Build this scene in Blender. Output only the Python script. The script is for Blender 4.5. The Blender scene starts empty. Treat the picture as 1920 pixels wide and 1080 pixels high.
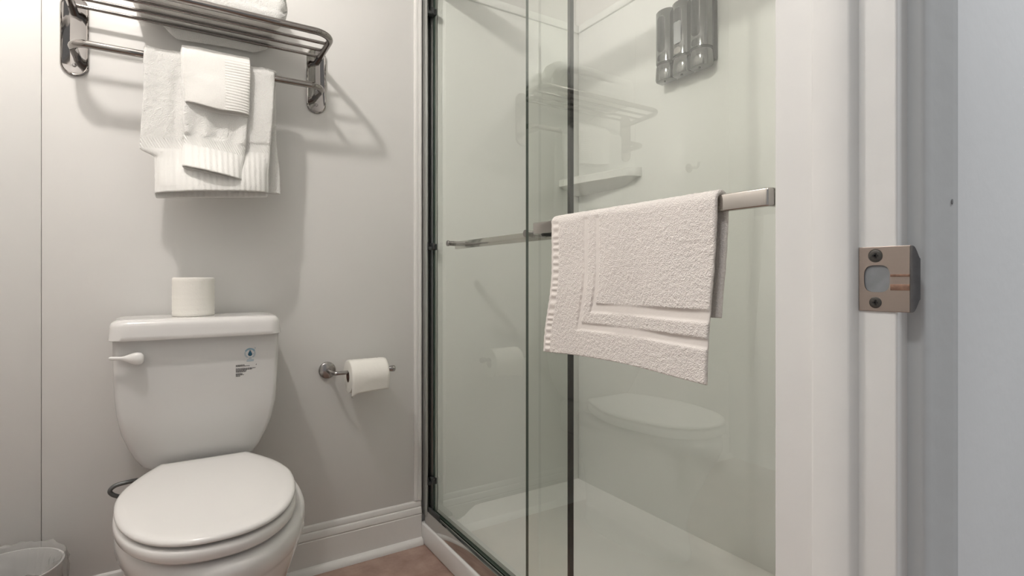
import bpy, bmesh, math, random
from mathutils import Vector, Matrix, noise
R = math.radians
PI = math.pi
random.seed(4)
S = bpy.context.scene
COL = S.collection

# ------------------------------------------------------------------ camera, world, exposure
cam_d = bpy.data.cameras.new('camera')
cam_d.sensor_width = 36.0
cam_d.lens = 1015.0 / 1920.0 * 36.0
cam_d.shift_y = -18.0 / 1920.0
cam_d.clip_start = 0.02
cam = bpy.data.objects.new('camera', cam_d)
COL.objects.link(cam)
cam.location = (0, 0, 0.93)
cam.rotation_euler = (R(90), 0, R(-32.2))
S.camera = cam
S.view_settings.view_transform = 'Standard'
S.view_settings.look = 'None'
S.view_settings.gamma = 1.0
S.view_settings.use_curve_mapping = False
S.view_settings.exposure = 0.27

W = bpy.data.worlds.new('world')
S.world = W
W.use_nodes = True
W.node_tree.nodes['Background'].inputs[0].default_value = (0.97, 0.985, 1.0, 1)
W.node_tree.nodes['Background'].inputs[1].default_value = 0.27

BULB_POWER = 735.0          # emission strength of the two bare bulbs
HALL_POWER = 14.0

def lamp_area(name, loc, size, energy, color, rot=(0, 0, 0)):
    d = bpy.data.lights.new(name, 'AREA')
    d.shape = 'DISK'; d.size = size; d.energy = energy; d.color = color
    o = bpy.data.objects.new(name, d); COL.objects.link(o)
    o.location = loc; o.rotation_euler = rot
    return o
lamp_area('hall_ceiling_lamp', (-0.60, -0.03, 2.36), 0.22, HALL_POWER * 0.6, (0.98, 0.99, 1.0))
lamp_area('hall_ceiling_lamp', (1.25, -0.35, 2.38), 0.25, HALL_POWER * 1.2, (0.97, 0.985, 1.0))

# ------------------------------------------------------------------ materials
def new_mat(name):
    m = bpy.data.materials.new(name); m.use_nodes = True
    nt = m.node_tree
    return m, nt, nt.nodes['Principled BSDF']

def node(nt, t, **kw):
    n = nt.nodes.new(t)
    for k, v in kw.items(): setattr(n, k, v)
    return n

def mat(name, col, rough=0.5, metal=0.0, bump=0.0, bscale=50.0, var=0.0, vscale=3.0, coat=0.0, ior=1.5, aniso=None):
    m, nt, b = new_mat(name)
    b.inputs['Base Color'].default_value = (*col, 1)
    b.inputs['Roughness'].default_value = rough
    b.inputs['Metallic'].default_value = metal
    b.inputs['IOR'].default_value = ior
    b.inputs['Coat Weight'].default_value = coat
    tc = node(nt, 'ShaderNodeTexCoord')
    if var > 0:
        n = node(nt, 'ShaderNodeTexNoise'); n.inputs['Scale'].default_value = vscale; n.inputs['Detail'].default_value = 4
        nt.links.new(tc.outputs['Object'], n.inputs['Vector'])
        r = node(nt, 'ShaderNodeMapRange')
        r.inputs['From Min'].default_value = 0.3; r.inputs['From Max'].default_value = 0.7
        r.inputs['To Min'].default_value = 1 - var; r.inputs['To Max'].default_value = 1 + var
        nt.links.new(n.outputs['Fac'], r.inputs['Value'])
        mx = node(nt, 'ShaderNodeVectorMath', operation='SCALE')
        mx.inputs[0].default_value = col
        nt.links.new(r.outputs[0], mx.inputs['Scale'])
        nt.links.new(mx.outputs[0], b.inputs['Base Color'])
    if bump > 0:
        n = node(nt, 'ShaderNodeTexNoise'); n.inputs['Scale'].default_value = bscale; n.inputs['Detail'].default_value = 3
        nt.links.new(tc.outputs['Object'], n.inputs['Vector'])
        bp = node(nt, 'ShaderNodeBump'); bp.inputs['Strength'].default_value = bump; bp.inputs['Distance'].default_value = 0.002
        nt.links.new(n.outputs['Fac'], bp.inputs['Height'])
        nt.links.new(bp.outputs[0], b.inputs['Normal'])
    return m

M = {}
M['wall'] = mat('wall_paint', (0.725, 0.713, 0.69), 0.42, bump=0.12, bscale=22, var=0.012, vscale=2.5)
M['hallwall'] = mat('hall_wall_paint', (0.71, 0.72, 0.725), 0.6, bump=0.15, bscale=60, var=0.02, vscale=6)
M['ceiling'] = mat('ceiling_paint', (0.75, 0.745, 0.73), 0.8, bump=0.15, bscale=80)
M['trim'] = mat('trim_paint', (0.74, 0.725, 0.70), 0.32, bump=0.2, bscale=35, var=0.012, vscale=8)
M['jamb'] = mat('door_jamb_paint', (0.73, 0.725, 0.705), 0.35, bump=0.35, bscale=28, var=0.02, vscale=9)
M['casing'] = mat('hall_casing_grey', (0.50, 0.51, 0.51), 0.4, bump=0.3, bscale=40, var=0.02, vscale=7)  # one even grey, darker than the jamb
M['surround'] = mat('shower_surround_acrylic', (0.84, 0.845, 0.82), 0.22, bump=0.06, bscale=6)
M['pan'] = mat('shower_pan_acrylic', (0.83, 0.825, 0.805), 0.3, bump=0.05, bscale=10)
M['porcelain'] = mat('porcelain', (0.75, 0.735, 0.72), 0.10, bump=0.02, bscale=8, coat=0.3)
M['tankshade'] = mat('tank_porcelain_shade', (0.66, 0.65, 0.635), 0.14, bump=0.03, bscale=8, coat=0.2)  # same porcelain made darker, the tank's shade put into its colour
M['plastic'] = mat('white_seat_plastic', (0.80, 0.785, 0.765), 0.16, bump=0.02, bscale=10)
M['chrome'] = mat('polished_chrome', (0.62, 0.60, 0.585), 0.05, 1.0, bump=0.01, bscale=30)
M['rackchrome'] = mat('rack_polished_steel', (0.31, 0.29, 0.275), 0.05, 1.0, bump=0.015, bscale=30)
M['dispchrome'] = mat('dispenser_chrome', (0.17, 0.17, 0.168), 0.12, 1.0, bump=0.01, bscale=30)
M['nickel'] = mat('brushed_nickel', (0.38, 0.36, 0.35), 0.22, 1.0, bump=0.05, bscale=200)
M['barmetal'] = mat('towel_bar_steel', (0.56, 0.53, 0.50), 0.10, 1.0, bump=0.02, bscale=60)
M['channel'] = mat('shower_wall_channel', (0.50, 0.51, 0.50), 0.32, 1.0, bump=0.02, bscale=40)
M['framechrome'] = mat('shower_frame_chrome', (0.60, 0.60, 0.585), 0.07, 1.0, bump=0.02, bscale=20)
M['black'] = mat('black_rubber', (0.010, 0.010, 0.011), 0.45, var=0.1)
M['clip'] = mat('dark_grey_plastic', (0.035, 0.037, 0.037), 0.4, var=0.1)
M['screw'] = mat('dark_steel_screw', (0.10, 0.095, 0.09), 0.35, 1.0, var=0.1)
M['paper'] = mat('toilet_paper', (0.83, 0.81, 0.755), 0.9, bump=0.3, bscale=160, var=0.01)
M['card'] = mat('cardboard_core', (0.10, 0.055, 0.04), 0.9, var=0.1)
M['hose'] = mat('braided_hose', (0.16, 0.165, 0.165), 0.4, 0.6, bump=0.6, bscale=400)
M['bulb'] = None
M['print_black'] = mat('print_black', (0.045, 0.04, 0.04), 0.4, var=0.1)
M['print_blue'] = mat('print_blue', (0.25, 0.38, 0.47), 0.4, var=0.1)
M['print_navy'] = mat('print_navy', (0.012, 0.085, 0.15), 0.35, var=0.1)
M['label_film'] = mat('label_film_pale', (0.55, 0.62, 0.65), 0.3, var=0.02)
M['window_dark'] = mat('dispenser_window', (0.012, 0.013, 0.014), 0.25, bump=0.02, bscale=20)
M['soap'] = mat('grey_soap', (0.42, 0.43, 0.45), 0.15, bump=0.02, bscale=20)
M['rust'] = mat('rust_stain', (0.24, 0.145, 0.105), 0.5, 0.6, var=0.3, vscale=200)

# brown sheet floor, mottled
m, nt, b = new_mat('floor_vinyl'); M['floor'] = m
tc = node(nt, 'ShaderNodeTexCoord')
n1 = node(nt, 'ShaderNodeTexNoise'); n1.inputs['Scale'].default_value = 9; n1.inputs['Detail'].default_value = 7; n1.inputs['Roughness'].default_value = 0.62
cr = node(nt, 'ShaderNodeValToRGB')
cr.color_ramp.elements[0].position = 0.32; cr.color_ramp.elements[0].color = (0.27, 0.17, 0.135, 1)
cr.color_ramp.elements[1].position = 0.68; cr.color_ramp.elements[1].color = (0.42, 0.29, 0.235, 1)
nt.links.new(tc.outputs['Object'], n1.inputs['Vector']); nt.links.new(n1.outputs['Fac'], cr.inputs['Fac'])
nt.links.new(cr.outputs[0], b.inputs['Base Color']); b.inputs['Roughness'].default_value = 0.27

# bulb glass
m, nt, b = new_mat('bulb_glow'); M['bulb'] = m
b.inputs['Emission Color'].default_value = (1.0, 0.95, 0.905, 1); b.inputs['Emission Strength'].default_value = BULB_POWER

# brushed strike plate: streaks along the width
m, nt, b = new_mat('strike_brushed'); M['strike'] = m
b.inputs['Metallic'].default_value = 1.0; b.inputs['Base Color'].default_value = (0.36, 0.305, 0.275, 1); b.inputs['Roughness'].default_value = 0.38
tc = node(nt, 'ShaderNodeTexCoord'); mp = node(nt, 'ShaderNodeMapping'); mp.inputs['Scale'].default_value = (30, 30, 4200)
n1 = node(nt, 'ShaderNodeTexNoise'); n1.inputs['Scale'].default_value = 1.0; n1.inputs['Detail'].default_value = 2
bp = node(nt, 'ShaderNodeBump'); bp.inputs['Strength'].default_value = 0.14; bp.inputs['Distance'].default_value = 0.0004
nt.links.new(tc.outputs['Object'], mp.inputs[0]); nt.links.new(mp.outputs[0], n1.inputs['Vector'])
nt.links.new(n1.outputs['Fac'], bp.inputs['Height']); nt.links.new(bp.outputs[0], b.inputs['Normal'])

# window glass: tinted straight-through transmission plus a mirror coat on the outward faces
def glass_mat(name, tint, ior=1.75, rough=0.0):
    m = bpy.data.materials.new(name); m.use_nodes = True
    nt = m.node_tree; nt.nodes.clear()
    out = node(nt, 'ShaderNodeOutputMaterial')
    tr = node(nt, 'ShaderNodeBsdfTransparent'); tr.inputs[0].default_value = (*tint, 1)
    gl = node(nt, 'ShaderNodeBsdfGlossy'); gl.inputs['Roughness'].default_value = rough
    gl.inputs['Color'].default_value = (0.96, 1.0, 0.97, 1)
    fr = node(nt, 'ShaderNodeFresnel'); fr.inputs['IOR'].default_value = ior
    ge = node(nt, 'ShaderNodeNewGeometry')
    inv = node(nt, 'ShaderNodeMath', operation='SUBTRACT'); inv.inputs[0].default_value = 1.0
    nt.links.new(ge.outputs['Backfacing'], inv.inputs[1])
    mu = node(nt, 'ShaderNodeMath', operation='MULTIPLY')
    nt.links.new(fr.outputs[0], mu.inputs[0]); nt.links.new(inv.outputs[0], mu.inputs[1])
    mx = node(nt, 'ShaderNodeMixShader')
    nt.links.new(mu.outputs[0], mx.inputs[0]); nt.links.new(tr.outputs[0], mx.inputs[1]); nt.links.new(gl.outputs[0], mx.inputs[2])
    nt.links.new(mx.outputs[0], out.inputs[0])
    return m
M['glass'] = glass_mat('shower_glass', (0.976, 0.984, 0.969), 1.92)
M['glass_edge'] = mat('glass_cut_edge', (0.05, 0.075, 0.06), 0.1, bump=0.02)
# thin clear liner film
def film_mat():
    m = bpy.data.materials.new('clear_liner_film'); m.use_nodes = True
    nt = m.node_tree; nt.nodes.clear()
    out = node(nt, 'ShaderNodeOutputMaterial')
    tr = node(nt, 'ShaderNodeBsdfTransparent'); tr.inputs[0].default_value = (0.93, 0.93, 0.92, 1)
    pr = node(nt, 'ShaderNodeBsdfPrincipled'); pr.inputs['Base Color'].default_value = (0.75, 0.74, 0.73, 1); pr.inputs['Roughness'].default_value = 0.10
    tc = node(nt, 'ShaderNodeTexCoord'); n1 = node(nt, 'ShaderNodeTexNoise'); n1.inputs['Scale'].default_value = 30; n1.inputs['Detail'].default_value = 2
    bp = node(nt, 'ShaderNodeBump'); bp.inputs['Strength'].default_value = 0.9; bp.inputs['Distance'].default_value = 0.01
    nt.links.new(tc.outputs['Object'], n1.inputs['Vector']); nt.links.new(n1.outputs['Fac'], bp.inputs['Height']); nt.links.new(bp.outputs[0], pr.inputs['Normal'])
    mx = node(nt, 'ShaderNodeMixShader'); mx.inputs[0].default_value = 0.27
    nt.links.new(tr.outputs[0], mx.inputs[1]); nt.links.new(pr.outputs[0], mx.inputs[2]); nt.links.new(mx.outputs[0], out.inputs[0])
    return m
M['film'] = film_mat()

# terry cloth; UV = metres along / up the cloth.  ribs: v below rib_hi, hatch: rib_hi..hatch_hi ; side ribs: u above side_u
def terry_mat(name, col, rib_hi=0.0, hatch_hi=0.0, side_u=None, pile=0.55, scale=520, flat_uv=False):
    m, nt, b = new_mat(name)
    b.inputs['Base Color'].default_value = (*col, 1); b.inputs['Roughness'].default_value = 0.95
    b.inputs['Sheen Weight'].default_value = 0.25; b.inputs['Sheen Roughness'].default_value = 0.6
    tc = node(nt, 'ShaderNodeTexCoord'); uv = node(nt, 'ShaderNodeUVMap')
    sep = node(nt, 'ShaderNodeSeparateXYZ'); nt.links.new(uv.outputs[0], sep.inputs[0])
    vor = node(nt, 'ShaderNodeTexVoronoi'); vor.inputs['Scale'].default_value = scale
    nt.links.new(tc.outputs['Object'], vor.inputs['Vector'])
    nz = node(nt, 'ShaderNodeTexNoise'); nz.inputs['Scale'].default_value = scale * 0.45; nz.inputs['Detail'].default_value = 4
    nt.links.new(tc.outputs['Object'], nz.inputs['Vector'])
    add = node(nt, 'ShaderNodeMath', operation='ADD'); nt.links.new(vor.outputs['Distance'], add.inputs[0]); nt.links.new(nz.outputs['Fac'], add.inputs[1])
    bpt = node(nt, 'ShaderNodeBump'); bpt.inputs['Strength'].default_value = pile; bpt.inputs['Distance'].default_value = 0.003
    nt.links.new(add.outputs[0], bpt.inputs['Height'])
    if flat_uv:
        fu = node(nt, 'ShaderNodeUVMap'); fu.uv_map = 'FlatBand'
        fs_ = node(nt, 'ShaderNodeSeparateXYZ'); nt.links.new(fu.outputs[0], fs_.inputs[0])
        fm = node(nt, 'ShaderNodeMapRange'); fm.inputs['To Min'].default_value = pile; fm.inputs['To Max'].default_value = 0.04
        nt.links.new(fs_.outputs['X'], fm.inputs['Value']); nt.links.new(fm.outputs[0], bpt.inputs['Strength'])
    def mth(op, a, c):
        n = node(nt, 'ShaderNodeMath', operation=op)
        for i, x in enumerate((a, c)):
            if isinstance(x, (int, float)): n.inputs[i].default_value = x
            else: nt.links.new(x, n.inputs[i])
        return n.outputs[0]
    U, V = sep.outputs['X'], sep.outputs['Y']
    mask = None; h = None
    def sinw(x, per): return mth('SINE', mth('MULTIPLY', x, 2 * PI / per), 0.0)
    if rib_hi > 0:
        inrib = mth('LESS_THAN', V, rib_hi)
        inh = mth('MULTIPLY', mth('GREATER_THAN', V, rib_hi), mth('LESS_THAN', V, hatch_hi))
        ribs = mth('MULTIPLY', sinw(U, 0.0135), inrib)
        hatch = mth('MULTIPLY', sinw(mth('ADD', U, mth('MULTIPLY', V, 0.55)), 0.0062), inh)
        sel = mth('MULTIPLY', mth('LESS_THAN', mth('ABSOLUTE', mth('SUBTRACT', V, 0.014), 0.0), 0.0016), -2.0)
        h = mth('ADD', mth('ADD', mth('MULTIPLY', ribs, 0.55), hatch), sel)
        mask = mth('LESS_THAN', V, hatch_hi)
    if side_u is not None:
        ins = mth('GREATER_THAN', U, side_u)
        rs = mth('MULTIPLY', sinw(V, 0.0075), mth('MULTIPLY', ins, 0.5))
        h = rs if h is None else mth('ADD', h, rs)
        mask = ins if mask is None else mth('MAXIMUM', mask, ins)
    if h is not None:
        h2 = mth('ADD', h, mth('MULTIPLY', nz.outputs['Fac'], 0.8))
        bpr = node(nt, 'ShaderNodeBump'); bpr.inputs['Strength'].default_value = 0.55; bpr.inputs['Distance'].default_value = 0.0016
        nt.links.new(h2, bpr.inputs['Height'])
        mixn = node(nt, 'ShaderNodeMix', data_type='VECTOR')
        nt.links.new(mask, mixn.inputs[0]); nt.links.new(bpt.outputs[0], mixn.inputs[4]); nt.links.new(bpr.outputs[0], mixn.inputs[5])
        nt.links.new(mixn.outputs[1], b.inputs['Normal'])
    else:
        nt.links.new(bpt.outputs[0], b.inputs['Normal'])
    return m
TC = (0.83, 0.82, 0.79)
M['bath'] = terry_mat('bath_terry', TC, 0.115, 0.142)
M['hand'] = terry_mat('hand_terry', TC, 0.066, 0.094)
M['wash'] = terry_mat('wash_terry', (0.82, 0.805, 0.77), side_u=0.122, pile=0.3)
M['folded'] = terry_mat('folded_terry', (0.88, 0.87, 0.84))
M['mat'] = terry_mat('mat_terry', (0.76, 0.71, 0.67), pile=0.5, scale=430, flat_uv=True)

# ------------------------------------------------------------------ building helpers
def finish(name, bm, mats, parent=None, loc=(0, 0, 0), smooth=True, angle=38):
    """link one bmesh (given in world metres) as ONE mesh object; origin at loc, or at its parent's origin."""
    org = Vector(loc)
    if parent is not None: org = parent.matrix_world.translation if parent.parent is None else parent_world(parent)
    me = bpy.data.meshes.new(name)
    bmesh.ops.translate(bm, verts=bm.verts, vec=-org)
    bmesh.ops.recalc_face_normals(bm, faces=bm.faces)
    bm.to_mesh(me); bm.free()
    if not isinstance(mats, (list, tuple)): mats = [mats]
    for mm in mats: me.materials.append(mm)
    if smooth:
        me.shade_smooth(); me.set_sharp_from_angle(angle=R(angle))
    o = bpy.data.objects.new(name, me); COL.objects.link(o)
    if parent is not None: o.parent = parent
    else: o.location = org
    return o

def parent_world(o):
    v = Vector(o.location)
    while o.parent is not None:
        o = o.parent; v = v + Vector(o.location)
    return v

def thing(name, label, cat, loc, group=None):
    o = bpy.data.objects.new(name, None); COL.objects.link(o)
    o.empty_display_size = 0.05
    o.location = loc; o['label'] = label; o['category'] = cat
    if group: o['group'] = group
    o.matrix_world = Matrix.Translation(loc)
    return o

def tag(o, label, cat, group=None):
    o['label'] = label; o['category'] = cat
    if group: o['group'] = group
    return o

def struct(o):
    o['kind'] = 'structure'
    return o

def box(bm, x0, x1, y0, y1, z0, z1, bev=0.0, seg=2, mi=0):
    r = bmesh.ops.create_cube(bm, size=1.0)
    vs = r['verts']
    for v in vs:
        v.co = Vector(((x0 + x1) / 2 + v.co.x * (x1 - x0), (y0 + y1) / 2 + v.co.y * (y1 - y0), (z0 + z1) / 2 + v.co.z * (z1 - z0)))
    fs = list({f for v in vs for f in v.link_faces})
    for f in fs: f.material_index = mi
    if bev > 0:
        es = list({e for v in vs for e in v.link_edges})
        bmesh.ops.bevel(bm, geom=es, offset=bev, segments=seg, profile=0.5, affect='EDGES')
    return bm

def B(*a, **k):
    return box(bmesh.new(), *a, **k)

def ring_loft(bm, rings, cap0=True, cap1=True, closed=True, mi=0):
    """rings: list of lists of Vectors, equal counts"""
    vr = [[bm.verts.new(p) for p in r] for r in rings]
    n = len(vr[0])
    for a, c in zip(vr[:-1], vr[1:]):
        for i in range(n if closed else n - 1):
            j = (i + 1) % n
            f = bm.faces.new((a[i], a[j], c[j], c[i])); f.material_index = mi
    if cap0: bm.faces.new(list(reversed(vr[0]))).material_index = mi
    if cap1: bm.faces.new(vr[-1]).material_index = mi
    return vr

def tube(bm, pts, rad, n=14, cap=True, mi=0):
    pts = [Vector(p) for p in pts]
    rings = []
    up = Vector((0.013, 0.021, 1)).normalized()
    prev = None
    for i, p in enumerate(pts):
        t = (pts[min(i + 1, len(pts) - 1)] - pts[max(i - 1, 0)]).normalized()
        if prev is None:
            a = up if abs(t.dot(up)) < 0.9 else Vector((1, 0.02, 0.03))
            x = t.cross(a).normalized()
        else:
            x = (prev - t * prev.dot(t)).normalized()
        prev = x
        y = t.cross(x)
        r = rad[i] if isinstance(rad, (list, tuple)) else rad
        rings.append([p + (x * math.cos(2 * PI * k / n) + y * math.sin(2 * PI * k / n)) * r for k in range(n)])
    ring_loft(bm, rings, cap, cap, mi=mi)
    return bm

def round_path(corners, rad, seg=8):
    """polyline with rounded corners"""
    c = [Vector(p) for p in corners]
    out = [c[0]]
    for i in range(1, len(c) - 1):
        a = (c[i - 1] - c[i]).normalized(); d = (c[i + 1] - c[i]).normalized()
        ang = a.angle(d); t = rad / math.tan(ang / 2)
        p0 = c[i] + a * t; p1 = c[i] + d * t
        ctr = c[i] + (a + d).normalized() * (rad / math.sin(ang / 2))
        u = (p0 - ctr); w = (p1 - ctr)
        tot = u.angle(w); ax = u.cross(w).normalized()
        for k in range(seg + 1):
            out.append(ctr + Matrix.Rotation(tot * k / seg, 3, ax) @ u)
    out.append(c[-1])
    return out

def lathe(bm, prof, ctr, axis='Z', n=32, mi=0, cap=True):
    """prof: (radius, along)"""
    rings = []
    for r, h in prof:
        ring = []
        for k in range(n):
            a = 2 * PI * k / n
            c, s = r * math.cos(a), r * math.sin(a)
            if axis == 'Z': p = Vector((c, s, h))
            elif axis == 'X': p = Vector((h, c, s))
            else: p = Vector((s, h, c))
            ring.append(Vector(ctr) + p)
        rings.append(ring)
    ring_loft(bm, rings, cap, cap, mi=mi)
    return bm

def extrude_prof(bm, prof, a0, a1, axis='X', mi=0):
    """closed profile [(p,q)] extruded along axis: X -> (y,z), Y -> (x,z), Z -> (x,y)"""
    def P(p, q, a):
        return Vector((a, p, q)) if axis == 'X' else Vector((p, a, q)) if axis == 'Y' else Vector((p, q, a))
    ring_loft(bm, [[P(p, q, a0) for p, q in prof], [P(p, q, a1) for p, q in prof]], mi=mi)
    return bm

def rrect(hx, hy, r, n=6):
    """rounded rectangle outline centred at 0"""
    pts = []
    r = min(r, hx, hy)
    for sx, sy, a0 in ((1, 1, 0), (-1, 1, 90), (-1, -1, 180), (1, -1, 270)):
        for k in range(n + 1):
            a = R(a0 + 90 * k / n)
            pts.append((sx * (hx - r) + r * math.cos(a), sy * (hy - r) + r * math.sin(a)))
    return pts

def sstep(a, b, x):
    t = min(1, max(0, (x - a) / (b - a))); return t * t * (3 - 2 * t)

def nz(x, y, z): return noise.noise(Vector((x, y, z)))

# ------------------------------------------------------------------ the room
YW, XL, XR, YF0, YF1, ZC = 1.795, -0.95, 1.45, 0.214, 0.324, 2.44
SEAM = -0.278
struct(finish('floor', B(XL - 0.1, 0.76, -1.6, YW + 0.1, -0.05, 0.0), M['floor']))
struct(finish('ceiling', B(XL - 0.1, XR + 0.2, YF0, YW + 0.1, ZC, ZC + 0.08), M['ceiling']))
wb = struct(finish('wall_back', B(XL - 0.1, XR + 0.2, YW + 0.010, YW + 0.1, 0, ZC), M['wall']))
finish('panel', B(SEAM + 0.0004, 0.752, YW, YW + 0.011, 0, ZC, bev=0.0007), M['wall'], wb)
finish('panel', B(XL - 0.05, SEAM - 0.0004, YW - 0.0015, YW + 0.011, 0, ZC, bev=0.0007), M['wall'], wb)
struct(finish('wall_left', B(XL - 0.1, XL, YF0, YW + 0.1, 0, ZC), M['wall']))
struct(finish('wall_right', B(XR + 0.01, XR + 0.12, YF0, YW + 0.1, 0, ZC), M['wall']))
bm = bmesh.new()
box(bm, 0.545, XR + 0.2, YF0, YF1, 0, ZC); box(bm, XL - 0.1, -0.262, YF0, YF1, 0, ZC); box(bm, -0.262, 0.545, YF0, YF1, 2.06, ZC)
struct(finish('wall_front', bm, M['hallwall']))

# right door jamb with stop and hall casing (each its own board)
jb = struct(finish('trim_1', B(0.52, 0.546, YF0, YF1, 0, 2.05, bev=0.0022, seg=3), M['jamb']))
finish('door_stop', extrude_prof(bmesh.new(), [(0.5205, 0.244), (0.5145, 0.2452), (0.5115, 0.2475), (0.510, 0.2500), (0.510, 0.2785), (0.5115, 0.2815), (0.5205, 0.2830)], 0, 2.04, 'Z'), M['jamb'], jb)
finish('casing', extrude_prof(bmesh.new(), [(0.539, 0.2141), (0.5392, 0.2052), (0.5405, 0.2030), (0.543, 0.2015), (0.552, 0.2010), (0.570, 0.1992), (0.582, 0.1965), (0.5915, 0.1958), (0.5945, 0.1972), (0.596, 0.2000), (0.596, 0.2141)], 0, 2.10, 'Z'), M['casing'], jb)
cs_ = bpy.data.objects['casing']
bm = bmesh.new(); lathe(bm, [(0.0001, 0.1961), (0.0013, 0.1962), (0.0014, 0.1972)], (0.5812, 0, 0.9975), 'Y', 12)
for v in bm.verts: v.co.z = 0.9975 + (v.co.z - 0.9975) * 1.8
finish('nail_dent_shade', bm, mat('dent_shade', (0.18, 0.185, 0.19), 0.7, var=0.1, vscale=200), cs_)  # dark disc on the casing, the dent's shade painted as colour
# left jamb and head (outside the view, they frame the opening the hall light comes through)
jl = struct(finish('trim_2', B(-0.262, -0.24, YF0, YF1, 0, 2.05, bev=0.002), M['jamb']))
jh = struct(finish('trim_3', B(-0.24, 0.52, YF0, YF1, 2.035, 2.058, bev=0.002), M['jamb']))

# baseboard with two grooves and quarter-round shoe
bx0, bx1 = XL, 0.7465
prof = [(YW, 0.0), (YW - 0.0125, 0.0), (YW - 0.0125, 0.098), (YW - 0.0112, 0.1003), (YW - 0.0105, 0.1006), (YW - 0.0112, 0.1015), (YW - 0.0125, 0.105), (YW - 0.0118, 0.116), (YW - 0.0095, 0.1225),
        (YW - 0.0070, 0.1255), (YW - 0.0062, 0.1262), (YW - 0.0075, 0.1285), (YW - 0.0075, 0.135), (YW - 0.005, 0.1425), (YW - 0.002, 0.1462), (YW, 0.147)]
bb = struct(finish('baseboard_back', extrude_prof(bmesh.new(), prof, bx0, bx1, 'X'), M['trim'], angle=20))
sh = [(YW - 0.0125, 0.0)] + [(YW - 0.0125 - 0.019 * math.cos(R(a)), 0.021 * math.sin(R(a))) for a in range(0, 91, 10)]
finish('shoe_moulding', extrude_prof(bmesh.new(), sh, bx0, bx1, 'X'), M['trim'], bb)
# narrow corner bead beside the shower frame
cb = struct(finish('trim_4', extrude_prof(bmesh.new(), [(0.722, YW), (0.7235, YW - 0.0045), (0.728, YW - 0.0065), (0.735, YW - 0.0068), (0.7365, YW - 0.0050), (0.738, YW - 0.0068), (0.7455, YW - 0.0075), (0.7495, YW - 0.0060), (0.7510, YW)], 0.148, ZC, 'Z'), M['trim'], angle=20))

# ------------------------------------------------------------------ shower: pan, surround, frame, two sliding doors
pan = thing('shower_pan', 'white acrylic shower pan with a low kerb along the brown floor', 'shower pan', (1.1, 1.05, 0))
bm = B(0.747, 0.865, YF1 + 0.002, 1.7945, 0.0, 0.071, bev=0.006, seg=3)
finish('kerb', bm, M['pan'], pan)
# sloping pan floor with a cove along the walls
bm = bmesh.new()
x0, x1, y0, y1 = 0.866, 1.447, YF1 + 0.002, 1.774
nx, ny = 26, 44
g = []
for i in range(nx + 1):
    row = []
    for j in range(ny + 1):
        x = x0 + (x1 - x0) * i / nx; y = y0 + (y1 - y0) * j / ny
        d = min(x1 - x, y1 - y, y - y0); dk = x - x0
        z = 0.038 + 0.055 * (1 - sstep(0.0, 0.055, d)) ** 1.3 * sstep(0.0, 0.10, dk) + 0.012 * (1 - sstep(0, 0.05, dk))
        row.append(bm.verts.new((x, y, z)))
    g.append(row)
for i in range(nx):
    for j in range(ny):
        bm.faces.new((g[i][j], g[i + 1][j], g[i + 1][j + 1], g[i][j + 1]))
ret = bmesh.ops.extrude_face_region(bm, geom=list(bm.faces))
for v in [e for e in ret['geom'] if isinstance(e, bmesh.types.BMVert)]: v.co.z = 0.002
finish('pan_floor', bm, M['pan'], pan, angle=60)

ZS = 1.985
sur = thing('shower_surround', 'glossy white moulded wall surround inside the shower', 'shower surround', (1.2, 1.6, 0.07))
finish('back_panel', B(0.803, 1.4488, 1.772, 1.7945, 0.03, ZS - 0.03, bev=0.002), M['surround'], sur)
finish('side_panel', B(1.4449, 1.4595, YF1 + 0.001, 1.7718, 0.06, ZS - 0.03, bev=0.002), M['surround'], sur)
finish('front_panel', B(0.803, 1.4445, YF1 + 0.001, YF1 + 0.014, 0.06, ZS - 0.03, bev=0.002), M['surround'], sur)
bm = bmesh.new()
box(bm, 0.803, 1.442, 1.764, 1.7945, ZS - 0.031, ZS, bev=0.004); box(bm, 1.437, 1.4595, YF1 + 0.015, 1.764, ZS - 0.031, ZS, bev=0.004)
finish('top_flange', bm, M['surround'], sur)
# moulded corner shelf: underside slopes up from the walls to a rounded front lip
bm = bmesh.new()
front, wall = [], []
NS = 24
for k in range(NS + 1):
    t = k / NS
    if t < 0.72:
        q = t / 0.72
        front.append((1.344 + 0.040 * q ** 1.5, 1.773 - 0.265 * q))
    else:
        a = R(90 * (t - 0.72) / 0.28)
        front.append((1.384 + 0.062 * (1 - math.cos(a)) , 1.508 - 0.098 * math.sin(a)))
    wall.append((1.344 + 0.102 * min(1, t / 0.22), 1.773 if t < 0.22 else 1.773 - 0.363 * (t - 0.22) / 0.78))
def wz(t): return 1.272 + 0.030 * (sstep(0.2, 0.0, t) + sstep(0.75, 1.0, t))
r0 = [Vector((wall[k][0], wall[k][1], wz(k / NS))) for k in range(NS + 1)]
r1 = [Vector((x + 0.003, y, 1.3015)) for x, y in front]
r2 = [Vector((x, y, 1.3045)) for x, y in front]
r3 = [Vector((x, y, 1.3300)) for x, y in front]
r4 = [Vector((x + 0.005, y, 1.3340)) for x, y in front]
r5 = [Vector((wall[k][0], wall[k][1], 1.3300)) for k in range(NS + 1)]
ring_loft(bm, [r0, r1, r2, r3, r4, r5], False, False, closed=False)
finish('corner_shelf', bm, M['surround'], sur)

frame = thing('shower_door_frame', 'chrome shower door frame with dark seal and grey bumpers by the corner', 'shower frame', (0.775, 1.05, 0.071))
XO, XI, GT = 0.760, 0.7835, 0.004          # outer and inner pane faces, half thickness below
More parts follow.
